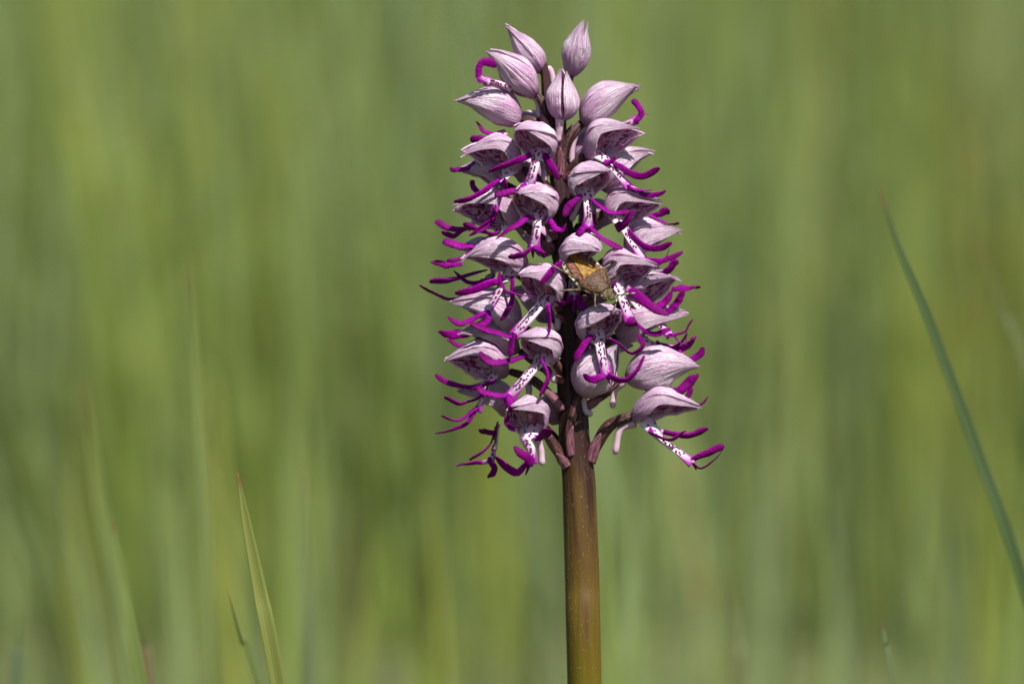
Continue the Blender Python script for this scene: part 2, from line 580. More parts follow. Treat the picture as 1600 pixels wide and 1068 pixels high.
# ------------------------------------------------------------------ the grass field behind (nobody could count it)
def build_field():
    rng = np.random.default_rng(11)
    P = []          # base x, base y, height, width, lean x, lean y, class
    def scatter(y0, y1, half0, half1, dens, hmin, hmax, wmin, wmax):
        area = (y1 - y0) * (half0 + half1)
        n = int(dens * area)
        y = y0 + (y1 - y0) * rng.random(n)
        hw = half0 + (half1 - half0) * (y - y0) / (y1 - y0)
        x = (rng.random(n) * 2 - 1) * hw
        h = hmin + (hmax - hmin) * rng.beta(1.6, 1.6, n)
        w = wmin + (wmax - wmin) * rng.random(n)
        P.append(np.stack([x, y, h, w], 1))
    scatter(-0.45, 0.30, 0.30, 0.55, 2600, 0.03, 0.105, 0.0012, 0.003)     # short turf around the orchid
    scatter(0.36, 0.95, 0.35, 0.48, 900, 0.09, 0.19, 0.0022, 0.0044)
    scatter(0.95, 1.60, 0.48, 0.70, 2400, 0.17, 0.33, 0.0026, 0.0056)
    scatter(1.60, 3.40, 0.70, 1.10, 2200, 0.22, 0.44, 0.0028, 0.0064)
    scatter(3.40, 8.00, 1.40, 2.40, 750, 0.26, 0.50, 0.005, 0.010)
    scatter(8.00, 24.0, 3.0, 7.0, 90, 0.30, 0.55, 0.012, 0.025)
    def flank(y0, y1, half0, half1, reach, dens, hmin, hmax, wmin, wmax):      # the meadow goes on to both sides
        k0 = len(P)
        for sg in (-1, 1):
            n = int(dens * (y1 - y0) * reach)
            y = y0 + (y1 - y0) * rng.random(n)
            hw = half0 + (half1 - half0) * (y - y0) / (y1 - y0)
            P.append(np.stack([sg * (hw + reach * rng.random(n)), y, hmin + (hmax - hmin) * rng.beta(1.6, 1.6, n), wmin + (wmax - wmin) * rng.random(n)], 1))
    flank(-0.45, 0.80, 0.50, 0.50, 0.6, 900, 0.06, 0.20, 0.002, 0.004)
    flank(0.80, 1.60, 0.45, 0.70, 0.9, 1500, 0.18, 0.37, 0.0026, 0.0056)
    flank(1.60, 3.40, 0.70, 1.10, 1.5, 1300, 0.22, 0.44, 0.0028, 0.0064)
    flank(3.40, 8.00, 1.40, 2.40, 3.0, 420, 0.26, 0.50, 0.005, 0.010)
    B = np.concatenate(P)
    n = len(B)
    x, y, h, w = B.T
    # patches of drier, bluer and yellower growth
    pn = np.array([noise.noise(Vector((a * 5.0, b * 2.2, 1.7))) for a, b in zip(x, y)])
    pd = np.array([noise.noise(Vector((a * 9.0, b * 3.0, 9.7))) for a, b in zip(x, y)])
    # taller and shorter clumps
    h = h * (1 + 0.22 * pd)
    leanx = -0.045 * np.clip(1 - x / (0.12 * (y + 0.7)), 0, 2) + rng.normal(0, 0.075, n)
    leany = rng.normal(0, 0.14, n)
    cls = rng.random(n) + 0.35 * pn
    pal = np.array([(0.215, 0.285, 0.110), (0.200, 0.262, 0.044), (0.265, 0.285, 0.042), (0.110, 0.155, 0.020), (0.265, 0.215, 0.065)])
    ci = np.digitize(cls, [0.34, 0.62, 0.80, 0.93])
    col = (0.80 * pal[ci] + 0.20 * np.array([0.205, 0.250, 0.066])) * (0.88 + 0.28 * rng.random((n, 1)))
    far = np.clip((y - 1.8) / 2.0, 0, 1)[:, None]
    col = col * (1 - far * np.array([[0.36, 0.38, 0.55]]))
    blue = ((pd > 0.10) & (y < 2.2) & (rng.random(n) < 0.75))
    col[blue] = np.array([0.238, 0.305, 0.140]) * (0.85 + 0.3 * rng.random((blue.sum(), 1)))
    ang = rng.random(n) * math.pi
    wx, wy = np.cos(ang), np.sin(ang) * 0.8
    SEG = 6
    V = np.zeros((n, SEG + 1, 2, 3), np.float32)
    C = np.zeros((n, SEG + 1, 2, 4), np.float32)
    U = np.zeros((n, SEG + 1, 2, 2), np.float32)
    for k in range(SEG + 1):
        t = k / SEG
        cx = x + leanx * h * (0.35 * t + 0.65 * t * t)
        cy = y + leany * h * (0.35 * t + 0.65 * t * t)
        cz = h * t * (1 - 0.06 * t) - 0.005
        ww = w * 0.5 * np.clip(0.75 + 0.5 * t, 0, 1) * (1 - t ** 2.2) + 0.0001
        for s in (0, 1):
            sg = 2 * s - 1
            V[:, k, s, 0] = cx + wx * ww * sg
            V[:, k, s, 1] = cy + wy * ww * sg
            V[:, k, s, 2] = cz
            C[:, k, s, :3] = col
            C[:, k, s, 3] = 1
            U[:, k, s] = (t, s)
    per = (SEG + 1) * 2
    q = []
    for k in range(SEG):
        q.append([2 * k, 2 * k + 1, 2 * k + 3, 2 * k + 2])
    q = np.array(q)
    F = (np.arange(n)[:, None, None] * per + q[None]).reshape(-1, 4)
    me = bpy.data.meshes.new("grass")
    nv, nf = n * per, len(F)
    me.vertices.add(nv)
    me.vertices.foreach_set("co", V.ravel())
    me.loops.add(nf * 4)
    me.loops.foreach_set("vertex_index", F.ravel().astype(np.int32))
    me.polygons.add(nf)
    me.polygons.foreach_set("loop_start", np.arange(0, nf * 4, 4, dtype=np.int32))
    me.update(calc_edges=True)
    me.polygons.foreach_set("use_smooth", np.ones(nf, bool))
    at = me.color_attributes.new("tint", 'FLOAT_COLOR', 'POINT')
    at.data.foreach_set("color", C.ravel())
    lay = me.uv_layers.new(name="uv")
    lay.data.foreach_set("uv", U.reshape(-1, 2)[F.ravel()].ravel())
    me.materials.append(M["grass"])
    o = bpy.data.objects.new("grass", me)
    COL.objects.link(o)
    tag(o, "soft mass of tall blue green and olive meadow grass behind the orchid", "grass", kind="stuff")


build_field()


# ------------------------------------------------------------------ single grass blades one can tell apart
def blade(pts, d, wpx, base, tip, label, fold=0.35, group=None):
    """pts: pixels from the tip down to the frame edge; goes on to the ground"""
    P = [np.array(W(x, y, d)) for x, y in pts][::-1]
    a, b = P[0], P[1]
    dirn = unit(b - a)
    g = np.array(a)
    drop = a[2]
    foot = np.array([a[0] - dirn[0] / max(dirn[2], .3) * drop * 0.55, a[1] + 0.004, -0.003])
    midp = np.array([a[0] - dirn[0] / max(dirn[2], .3) * drop * 0.42, a[1] + 0.002, a[2] * 0.5])
    C = catmull([foot, midp] + P, 34)
    fr = frames(C, (0.35, -1, 0.05))
    half = wpx * PX * 0.5 * (DIST + d * PX) / DIST
    L = len(C)
    G = np.zeros((L, 7, 3))
    for i, (t, nrm, side) in enumerate(fr):
        s = i / (L - 1)
        w = half * (1.0 if s < 0.5 else (1 - ((s - 0.5) / 0.5) ** 1.5)) + 0.00006
        for j in range(7):
            q = (j / 6 - 0.5) * 2
            G[i, j] = C[i] + side * (q * w) - nrm * (abs(q) * -w * fold)
    V, F, MI, UV = shell(G, 0.00012)
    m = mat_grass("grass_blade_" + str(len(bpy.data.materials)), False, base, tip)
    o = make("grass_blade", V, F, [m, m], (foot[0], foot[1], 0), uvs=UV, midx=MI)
    tag(o, label, "grass blade", group)
    return o


TIPC = (0.20, 0.09, 0.06)
blade([(371, 737), (383, 810), (404, 920), (433, 1072)], 60, 23, (0.200, 0.225, 0.055), (0.26, 0.09, 0.06), "crisp yellow green folded grass blade with a reddish tip", 0.55)
blade([(294, 415), (303, 560), (318, 760), (334, 1072)], 1150, 19, (0.175, 0.220, 0.066), TIPC, "tall slim blue green grass blade standing almost upright behind the crisp one")
blade([(174, 805), (190, 900), (222, 1072)], 420, 16, (0.165, 0.215, 0.058), TIPC, "short grey green blade leaning left with a brownish point")
blade([(132, 600), (155, 780), (190, 960), (208, 1072)], 1900, 22, (0.180, 0.228, 0.074), TIPC, "soft blurred pale blade rising behind the short grey green blade")
blade([(358, 926), (378, 1000), (402, 1072)], 420, 11, (0.140, 0.185, 0.052), TIPC, "thin little blade beside the crisp yellow green blade")
blade([(476, 730), (480, 880), (479, 1072)], 1700, 22, (0.140, 0.175, 0.080), TIPC, "faint upright olive blade between the crisp blade and the orchid stem")
blade([(1372, 288), (1402, 380), (1450, 500), (1530, 715), (1604, 935)], 430, 19, (0.065, 0.105, 0.036), TIPC, "long bluish green grass blade slanting far to the side of the orchid")
blade([(1546, 405), (1570, 490), (1606, 585)], 1700, 10, (0.150, 0.175, 0.080), TIPC, "faint slanting blade just beyond the long bluish green blade")
blade([(1377, 968), (1384, 1010), (1397, 1072)], 330, 10, (0.150, 0.190, 0.080), TIPC, "tiny thin blade tip below the long slanting blade")
blade([(30, 950), (28, 1010), (26, 1072)], 1200, 17, (0.130, 0.180, 0.090), TIPC, "stubby upright blade apart from the others with a brown tip")
blade([(220, 968), (228, 1010), (234, 1072)], 1000, 14, (0.190, 0.150, 0.075), TIPC, "short brownish dry blade next to the short grey green blade")
blade([(1148, 925), (1152, 1000), (1150, 1072)], 1900, 22, (0.160, 0.165, 0.070), TIPC, "blurred olive brown blade between the orchid stem and the tiny thin tip")


# ------------------------------------------------------------------ the orchid
STEM = [(850, 96), (853, 130), (858, 180), (867, 240), (875, 300), (881, 400), (887, 500), (892, 600), (897, 690), (904, 760), (909, 900), (913, 1068)]
STEM_R = [5, 7, 10, 12, 14, 17, 20, 22, 24, 26, 27, 27]


def stem_x(y):
    ys = [p[1] for p in STEM]
    return float(np.interp(y, ys, [p[0] for p in STEM]))


def stem_r(y):
    return float(np.interp(y, [p[1] for p in STEM], STEM_R))


b0 = W(913, 1068, 0)
BASE = Vector((b0.x + 0.004, b0.y + 0.008, 0.0))
ORCHID = bpy.data.objects.new("orchid", None)
COL.objects.link(ORCHID)
ORCHID.location = BASE
ORCHID.empty_display_size = 0.02
tag(ORCHID, "military orchid spike of pale pink hooded flowers with magenta lips on brown stem", "orchid")


def build_stem():
    pts = [np.array(BASE) - (0, 0, 0.01), np.array(BASE) * 0.5 + np.array(b0) * 0.5] + [np.array(W(x, y, 0)) for x, y in STEM[::-1]]
    n = 150
    C = catmull(pts, n)
    rr = [29 * PX, 28 * PX] + [r * PX for r in STEM_R[::-1]]
    rad = np.interp(np.linspace(0, len(pts) - 1, n), range(len(rr)), rr)
    rad[-1] *= 0.4
    ns = 30
    fr = frames(C, (0, -1, 0))
    V, F, UV = [], [], []
    zz = C[:, 2]
    for i, (t, a, b) in enumerate(fr):
        for j in range(ns):
            th = 2 * math.pi * j / ns
            up = max(0.0, min(1.0, (zz[i] - 0.18) / 0.012))
            r = rad[i] * (1 + (0.02 + 0.05 * up) * math.cos(7 * th + i * 0.02 + 0.6) + 0.014 * math.cos(13 * th + 1.0) + 0.02 * noise.noise(Vector((i * 0.12, th, 4))))
            r *= 1 + 0.05 * up * noise.noise(Vector((i * 0.25, math.cos(th), math.sin(th))))
            V.append(C[i] + a * (math.cos(th) * r) + b * (math.sin(th) * r))
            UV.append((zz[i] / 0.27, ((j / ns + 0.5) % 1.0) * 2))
    for i in range(n - 1):
        for j in range(ns):
            k = (j + 1) % ns
            F.append((i * ns + j, i * ns + k, (i + 1) * ns + k, (i + 1) * ns + j))
    F.append(tuple((n - 1) * ns + j for j in range(ns)))
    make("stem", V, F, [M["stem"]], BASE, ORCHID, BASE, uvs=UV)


build_stem()


def P3(p, d):
    return np.array(W(p[0], p[1], p[2] if len(p) > 2 else d))


def limb(name, pts, d, r, flower, forigin, tipd=0.0, seed=0, blunt=True, root=0.72, pale_root=True):
    n = 16
    pp = [P3(p, d + tipd * i / max(1, len(pts) - 1)) for i, p in enumerate(pts)]
    C = catmull(pp, n)
    for i_ in range(3, n):
        C[i_] += np.array(noise.noise_vector(Vector((seed * 3.3 + i_ * 0.33, seed, 1.7)))) * 2.2 * PX
    s = np.linspace(0, 1, n)
    v_ = random.random()
    if blunt and v_ < 0.30:
        prof = np.interp(s, [0, 0.25, 0.55, 0.80, 0.93, 1.0], [root * 0.8, 0.80, 1.0, 0.85, 0.55, 0.2])
    elif blunt and v_ < 0.5:
        prof = np.interp(s, [0, 0.25, 0.5, 0.72, 0.9, 0.98, 1.0], [root * 0.7, 0.62, 0.72, 1.0, 1.12, 0.9, 0.6])
    elif blunt:
        prof = np.interp(s, [0, 0.25, 0.6, 0.86, 0.96, 1.0], [root * 0.8, 0.72, 0.92, 1.0, 0.80, 0.45])
    else:
        prof = np.interp(s, [0, 0.3, 0.7, 1.0], [root * 1.1, 0.95, 0.85, 0.30])
    rad = prof * r * PX * 1.08
    ang = random.uniform(-0.7, 0.7)
    V, F, UV = tube(C, rad, hint=(math.sin(ang), -math.cos(ang), 0.25), flat=random.uniform(0.28, 0.55), ns=14, wob=0.40, seed=seed, spin=random.uniform(-2.0, 2.0), groove=random.uniform(0.1, 0.45))
    if not pale_root:
        UV = [(0.3 + 0.7 * a_, b_) for a_, b_ in UV]
    return make(name, V, F, [M["limb"]], C[0], flower, forigin, uvs=UV)


def build_lip(pts, d, w, flower, forigin, tooth, rng, dots=1.0, throat=None):
    n = 26
    C = catmull(([throat] if throat is not None else []) + [P3(p, d) for p in pts], n)
    mid = C[n // 2]
    cxy = W(stem_x(pts[-1][1]), pts[-1][1], 0)
    out = np.array([mid[0] - cxy.x, mid[1] - cxy.y, 0.0])
    hint = unit(unit(out) + np.array([0, -0.75, 0.35]))
    fr = []
    for t_, _, _ in frames(C, hint):
        n_ = unit(hint - t_ * np.dot(hint, t_))
        fr.append((t_, n_, np.cross(t_, n_)))
    nb = 9
    G = np.zeros((n, nb, 3))
    for i, (t, nr, sd) in enumerate(fr):
        s = i / (n - 1)
        if throat is None:
            ww = w * PX * np.interp(s, [0, 0.12, 0.3, 0.7, 0.9, 1.0], [1.05, 0.88, 0.80, 0.95, 1.2, 1.35])
        else:
            ww = w * PX * np.interp(s, [0, 0.16, 0.30, 0.42, 0.75, 0.92, 1.0], [2.3, 2.1, 1.35, 0.86, 0.95, 1.2, 1.35])
        for j in range(nb):
            q = (j / (nb - 1) - 0.5) * 2
            wv = 1 + 0.10 * noise.noise(Vector((s * 5 + rng.random() * 0.02, q, forigin[0] * 900)))
            G[i, j] = C[i] + sd * (q * ww * wv) - nr * (ww * 0.42 * q * q) + nr * (ww * 0.05 * math.sin(s * 9))
    V, F, MI, UV = shell(G[:, ::-1], 0.00022)
    V = V.tolist(); UV = UV.tolist()
    MI = [0] * len(F)
    # tufts of purple hairs: small raised papillae
    rows = max(6, int(15 * dots))
    for k in range(rows):
        for side in (-1, 1):
            if rng.random() < 0.18:
                continue
            s = 0.05 + 0.78 * (k + rng.uniform(-0.4, 0.4)) / rows
            q = side * rng.uniform(0.15, 0.62)
            i = max(0, min(n - 1, int(round(s * (n - 1)))))
            j = int(round((q / 2 + 0.5) * (nb - 1)))
            t, nr, sd = fr[i]
            c = G[i, j] + t * (rng.uniform(-.5, .5) * 1.5 * PX)
            ra, rb, rh = rng.uniform(1.4, 3.1) * PX, rng.uniform(1.1, 2.1) * PX, rng.uniform(2.0, 3.4) * PX
            a0 = rng.uniform(-0.6, 0.6)
            e1 = t * math.cos(a0) + sd * math.sin(a0)
            e2 = sd * math.cos(a0) - t * math.sin(a0)
            b0_ = len(V)
            for m in range(6):
                th = m * math.pi / 3
                jit = rng.uniform(0.75, 1.25)
                V.append(c + e1 * (math.cos(th) * ra * jit) + e2 * (math.sin(th) * rb * jit) - nr * (0.6 * PX))
                UV.append((0.5, 0.5))
            for m in range(6):
                th = m * math.pi / 3
                V.append(c + e1 * (math.cos(th) * ra * .75) + e2 * (math.sin(th) * rb * .75) + nr * rh * 0.6)
                UV.append((0.5, 0.5))
            V.append(c + nr * rh)
            UV.append((0.5, 0.5))
            for m in range(6):
                m2 = (m + 1) % 6
                F.append((b0_ + m, b0_ + m2, b0_ + 6 + m2, b0_ + 6 + m)); MI.append(1)
                F.append((b0_ + 6 + m, b0_ + 6 + m2, b0_ + 12)); MI.append(1)
    lip = make("lip", V, F, [M["lip"], M["dot"]], C[0], flower, forigin, uvs=UV, midx=MI)
    if tooth:
        e = C[-1]
        tp = P3(tooth, d)
        Ct = catmull([e - fr[-1][0] * 2 * PX, (e + tp) / 2, tp], 7)
        V, F, UV = tube(Ct, np.array([3.2, 3, 2.6, 2.2, 1.8, 1.4, 0.7]) * PX, ns=8)
        make("lip_tooth", V, F, [M["limb"]], Ct[0], flower, forigin, uvs=UV)


def hood_grid(B, T, U, Wd, Hd, th_a, th_b, open_from, seed, rad_k, tip_off, ns=32, nt=21, bulge=0.0, wav=1.0, bend=(0.05, 0, 0.05, 0), shp=0.72):
    """one sepal of the hood: th_a..th_b give the sepal's edges as functions of s (angle from the dorsal line)"""
    ax = T - B
    L = np.linalg.norm(ax)
    a = ax / L
    v = np.cross(a, U)
    G = np.zeros((ns, nt, 3))
    for i in range(ns):
        s = 0.012 + 0.988 * i / (ns - 1)
        f = math.sin(math.pi * s ** shp) ** 0.80 if s < 1 else 0.0
        f = f * (1 - 0.34 * max(0, (s - 0.55) / 0.45) ** 1.1) + 0.016
        c = B + ax * s + (U * bend[0] + v * bend[1]) * (L * math.sin(math.pi * s)) + (U * bend[2] + v * bend[3]) * (L * s ** 4 * (1 - s) * 4) + tip_off * s ** 3
        ta, tb = th_a(s), th_b(s)
        for j in range(nt):
            q = j / (nt - 1)
            th = ta + (tb - ta) * q
            e = abs(2 * q - 1)
            nz = noise.noise(Vector((s * 2.6 + seed * 3.1, th * 1.4, seed)))
            nf = noise.noise(Vector((s * 3.0 + seed, th * 9.0, seed * 2.0)))
            r = rad_k * (1 + wav * (0.12 * nz + 0.045 * nf) + 0.014 * math.sin(th * 16 + seed) * math.sin(math.pi * s))
            r *= 1 + 0.13 * wav * e ** 4 * noise.noise(Vector((s * 8, seed, q * 2)))
            dn = 0.86 if math.cos(th) < 0 else 1.0
            G[i, j] = c + v * (Wd * f * r * math.sin(th)) + U * (Hd * f * r * math.cos(th) * dn)
    return G


def flower(B, T, Wd=28, Hd=28, roll=0.0, op=150, lip=None, arms=(), legs=(), spur=None, ped=None, w=8, d=None,
           up=None, base_open=160, far=None, tooth=None, pr=7.0, dots=1.0, arm_d=-8, bract=True):
    seed = random.uniform(0, 50)
    rng = random.Random(int(seed * 1000))
    d0 = (B[2] + T[2]) / 2 - 12 if d is None else d
    b, t = np.array(W(*B)), np.array(W(*T))
    a = unit(t - b)
    if up is None:
        U0 = np.array([0, 0, 1.0])
    else:
        U0 = RGT * up[0] + UPV * up[1] + FWD * up[2]
        U0 = np.array(U0)
    U0 = unit(U0 - a * np.dot(U0, a))
    aw = np.cross(a, U0)
    if aw[1] < 0:
        aw = -aw
    rr = math.radians(roll)
    U = unit(U0 * math.cos(rr) + aw * math.sin(rr))
    # ovary and stalk are the body of the flower; everything else hangs on it
    sx = stem_x(B[1] + 35)
    if ped is None:
        dirx = B[0] - sx
        ay = B[1] + 26 + 0.25 * abs(dirx)
        ax_ = stem_x(ay)
        sgn = 1 if dirx > 0 else -1
        dd = B[2]
        edge = ax_ + sgn * min(abs(dirx) * 0.5, stem_r(ay) * 0.75)
        ped = [(B[0], B[1], B[2]), ((B[0] + edge) / 2, (B[1] + ay) / 2 - 5 + 0.06 * abs(dirx), (dd * 0.7 - 4)), (edge, ay, max(-stem_r(ay) * .8, min(stem_r(ay) * .8, dd * 0.4)))]
    Cp = catmull([P3(p, B[2]) for p in ped], 16)
    s = np.linspace(0, 1, 16)
    radp = np.interp(s, [0, 0.1, 0.4, 0.8, 1], [0.75, 0.9, 1.0, 0.85, 0.7]) * pr * PX
    V, F, UV = tube(Cp, radp, ns=18, ribs=6, rib=0.13, twist=4.0)
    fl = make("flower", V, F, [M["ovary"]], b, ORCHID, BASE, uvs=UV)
    # bract clasping the foot of the stalk
    if bract:
        e = Cp[-1]
        nb_ = 12
        k0 = rng.uniform(0.36, 0.5)
        Cb = np.array([[np.interp(q, s, Cp[:, c_]) for c_ in range(3)] for q in np.linspace(1.0, 1.0 - k0, nb_)])
        fb = frames(Cb, (rng.uniform(-0.7, 0.7), -1, -0.5))
        G = np.zeros((nb_, 7, 3))
        for i in range(nb_):
            q = i / (nb_ - 1)
            rb = np.interp(1 - k0 * q, s, radp) + (0.8 + 3.0 * q ** 3) * PX
            span = 1.55 * (1 - q ** 1.6) + 0.03
            for j in range(7):
                an = (j / 6 - .5) * 2 * span
                G[i, j] = Cb[i] + fb[i][1] * (rb * math.cos(an)) + fb[i][2] * (rb * math.sin(an))
        V, F, MI, UV = shell(G, 0.0002)
        make("bract", V, F, [M["bract"], M["bract"]], e, fl, b, uvs=UV, midx=MI)
    Wd, Hd = Wd * PX, Hd * PX
    hi = math.radians
    dors = hi(min(56, op * 0.62))
    def sm(x, lo, hi_):
        q = max(0, min(1, (x - lo) / (hi_ - lo)))
        return q * q * (3 - 2 * q)
    vside = np.cross(a, U)
    near_sign = -1 if vside[1] > 0 else 1
    def edge(sv, kd):
        o_ = op if (kd == near_sign or far is None) else far
        return hi(base_open) + (hi(o_) - hi(base_open)) * sm(sv, 0.02, 0.5)
    jit = lambda k: np.array([rng.uniform(-k, k) * PX for _ in range(3)])
    bend = (rng.uniform(0.0, 0.10), rng.uniform(-0.05, 0.05), rng.uniform(-0.06, 0.12), rng.uniform(-0.08, 0.08))
    shp = rng.uniform(0.62, 0.82)
    Wd *= rng.uniform(1.0, 1.14)
    Hd *= rng.uniform(1.0, 1.12)
    for kind in (0, -1, 1):
        if kind == 0:
            G = hood_grid(b, t, U, Wd, Hd, lambda q: -dors, lambda q: dors, 0, seed, 1.0, jit(4.0), bend=bend, shp=shp)
        else:
            f0 = lambda q: kind * dors * 0.80
            f1 = lambda q: kind * edge(q, kind)
            ta, tb = (f0, f1) if kind > 0 else (f1, f0)
            G = hood_grid(b, t, U, Wd, Hd, ta, tb, 0, seed + 0.35 * kind, 0.945, jit(5.5), bend=bend, shp=shp)
        V, F, MI, UV = shell(G[:, ::-1], 0.00020)
        make("sepal", V, F, [M["outer"], M["inner"]], b, fl, b, uvs=UV, midx=MI)
    if op < 120:
        # column: the knob in the throat
        c0 = b + (t - b) * 0.16
        Cc = np.array([c0 + (t - b) * 0.24 * q + U * Hd * (0.15 + 0.28 * q) for q in np.linspace(0, 1, 8)])
        V, F, UV = tube(Cc, np.array([4, 6, 7.5, 8, 8, 7, 5, 2.5]) * PX, ns=10)
        make("column", V, F, [M["column"]], c0, fl, b, uvs=UV)
    if lip:
        if op < 120:
            throat = b + (t - b) * 0.16 + np.array(UPV) * 9 * PX
            build_lip(lip, d0, w, fl, b, tooth, rng, dots, throat)
        else:
            build_lip(lip, d0, w, fl, b, tooth, rng, dots)
    for k, A in enumerate(arms):
        joined = bool(lip) and math.hypot(A[0][0][0] - lip[0][0], A[0][0][1] - lip[0][1]) < 32
        if joined:
            A = ([(lip[0][0] * 0.5 + A[0][0][0] * 0.5, lip[0][1] * 0.5 + A[0][0][1] * 0.5 - 3, (lip[0][2] if len(lip[0]) > 2 else d0) + 4)] + list(A[0]), A[1])
        limb("lip_arm", A[0], d0, A[1], fl, b, arm_d, seed + k, pale_root=joined)
    for k, A in enumerate(legs):
        gap = math.hypot(A[0][0][0] - lip[-1][0], A[0][0][1] - lip[-1][1])
        joined = gap < 24
        if joined and gap > 1.5:
            A = ([(lip[-1][0] * 0.8 + lip[-2][0] * 0.2, lip[-1][1] * 0.8 + lip[-2][1] * 0.2, lip[-1][2] if len(lip[-1]) > 2 else d0)] + list(A[0]), A[1])
        limb("lip_leg", A[0], d0, A[1], fl, b, arm_d, seed + 5 + k, blunt=A[1] > 3.6, root=0.85, pale_root=joined)
    if spur:
        pts, r = spur
        C = catmull([P3(p, B[2] + 2) for p in pts], 14)
        V, F, UV = tube(C, np.interp(np.linspace(0, 1, 14), [0, .25, .7, .92, 1], [1.1, .85, .72, .80, .45]) * r * PX, ns=12, wob=0.12, seed=seed)
        make("spur", V, F, [M["spur"]], C[0], fl, b, uvs=UV)
    return fl


# --- top buds
flower((846, 113, 8), (792, 39, -12), 19, 20, 0, 176, up=(0.6, 0.6, -0.5), base_open=170, spur=([(848, 112, 12), (859, 108, 14), (864, 128, 14), (858, 142, 10)], 6), ped=[(846, 112, 8), (856, 128, 4), (858, 150, 2), (857, 185, 0)], pr=5.5)
flower((893, 121, 14), (915, 32, 2), 21, 20, 0, 176, up=(-0.4, 0, -1), base_open=170, ped=[(893, 120, 14), (884, 150, 10), (872, 180, 5), (866, 205, 0)], pr=5)
flower((880, 189, -22), (881, 107, -28), 25, 24, 0, 176, up=(0, 0, 1), base_open=172, spur=([(875, 186, -24), (874, 202, -20), (871, 222, -16)], 7.5), ped=[(880, 186, -18), (878, 205, -12), (872, 232, -6)], pr=6)
flower((838, 151, -5), (763, 75, -34), 27, 27, 8, 174, lip=[(800, 139, -24), (778, 131, -35), (757, 126, -42)], w=6, legs=[([(758, 127, -42), (748, 117, -45), (751, 100, -47), (762, 96, -46), (774, 104, -42)], 6), ([(755, 127, -43), (748, 125, -46), (743, 117, -48)], 2.6)],
       spur=([(828, 147, 0), (840, 158, 2), (843, 184, 2)], 6.5), ped=[(838, 147, -5), (849, 163, -7), (853, 183, -8), (858, 212, -6)], pr=7)
flower((814, 187, 5), (713, 159, -28), 29, 30, 5, 172, lip=[(790, 204, -6), (770, 213, -10), (752, 231, -8)], w=7, arms=[([(782, 212), (758, 206), (744, 190)], 4.5)], legs=[([(754, 229), (750, 219), (735, 217)], 7)], d=-12, arm_d=0,
       ped=[(814, 187, 5), (836, 190, 2), (860, 214, 0)])
flower((856, 222, 24), (792, 182, 62), 27, 26, 0, 120, ped=[(856, 222, 24), (862, 234, 14), (866, 250, 6)])
# --- right top
flower((908, 193, 4), (999, 136, -12), 27, 28, 8, 174, lip=[(945, 199, 0), (972, 197, -6), (996, 187, -8)], w=6, legs=[([(993, 190, -8), (1001, 178, -10), (997, 165, -12), (987, 156, -10)], 4.8), ([(997, 186, -8), (1005, 180, -10), (1015, 178, -12)], 2.2)],
       spur=([(922, 199, 8), (903, 209, 8), (895, 228, 8), (893, 260, 8)], 6), ped=[(908, 193, 4), (892, 208, -4), (880, 240, -8), (876, 275, -6)], pr=8)
flower((892, 250, 24), (950, 214, 62), 26, 26, 0, 120)
flower((913, 243, -15), (1005, 206, -42), 32, 33, 8, 78, far=142, lip=[(948, 248, -38), (964, 268, -46), (986, 293, -46)], w=7.5, legs=[([(984, 291), (1001, 298), (1019, 296)], 4), ([(986, 293), (1015, 305), (1041, 298)], 4)], arms=[([(966, 259), (1000, 275), (1031, 264)], 5.2), ([(950, 254, -48), (955, 251, -62), (962, 246, -72)], 7)], d=-46, tooth=(995, 304))
flower((935, 292, 12), (1021, 240, 4), 33, 35, 6, 115)
flower((903, 300, -30), (952, 266, -94), 34, 31, 0, 92, far=125, up=(-0.5, 0.75, 0.24), lip=[(918, 308, -60), (920, 330, -70), (920, 356, -66)], w=8, legs=[([(914, 355), (906, 362), (903, 371)], 6), ([(924, 356), (945, 375), (973, 388)], 4.6)], arms=[([(904, 308), (892, 320), (882, 337)], 5.6), ([(930, 316), (955, 332), (984, 330)], 5.6)], d=-68,
       spur=([(905, 308, -22), (900, 325, -18), (893, 345, -18)], 6.5), tooth=(921, 370), dots=1.2)
flower((943, 332, -10), (1033, 315, -45), 32, 33, 8, 78, far=142, lip=[(974, 352, -40), (990, 378, -48), (1008, 406, -48)], w=8, legs=[([(1006, 404), (1034, 408), (1066, 393)], 4.2), ([(1010, 408), (1028, 415), (1040, 402), (1046, 388)], 3.4)], arms=[([(964, 356, -46), (975, 350, -68), (993, 328, -76)], 7.2), ([(985, 366), (1015, 388), (1050, 380)], 5.2)], d=-46)
flower((975, 390, 10), (1062, 364, 2), 31, 33, 6, 115, arms=[([(1005, 330, 5), (1040, 349, 0), (1061, 348, -4)], 4), ([(1015, 338, 8), (1030, 334, 4), (1046, 329, 2)], 6)], d=0)
# the flower the bug sits on
flower((884, 404, -34), (942, 388, -100), 35, 30, 0, 88, far=100, up=(-0.35, 0.9, 0.05), lip=[(898, 428, -56), (896, 448, -62), (897, 467, -60)], w=8.5, legs=[([(892, 465), (881, 474), (866, 471)], 5), ([(902, 467), (920, 489), (943, 489)], 5.4)], arms=[([(886, 412, -56), (866, 420, -98), (845, 442, -112)], 5.8)], d=-60, tooth=(896, 489))
flower((943, 432, -18), (1028, 412, -52), 32, 33, 8, 78, far=142, lip=[(969, 449, -46), (977, 472, -56), (987, 502, -56)], w=9, legs=[([(987, 498, -58), (987, 505, -70), (986, 506, -84)], 8), ([(992, 503), (1020, 521), (1047, 514)], 3.8)], arms=[([(990, 457, -52), (1013, 474, -70), (1044, 493, -80)], 7.5), ([(956, 452, -44), (958, 446, -66), (962, 440, -74)], 7)], d=-54)
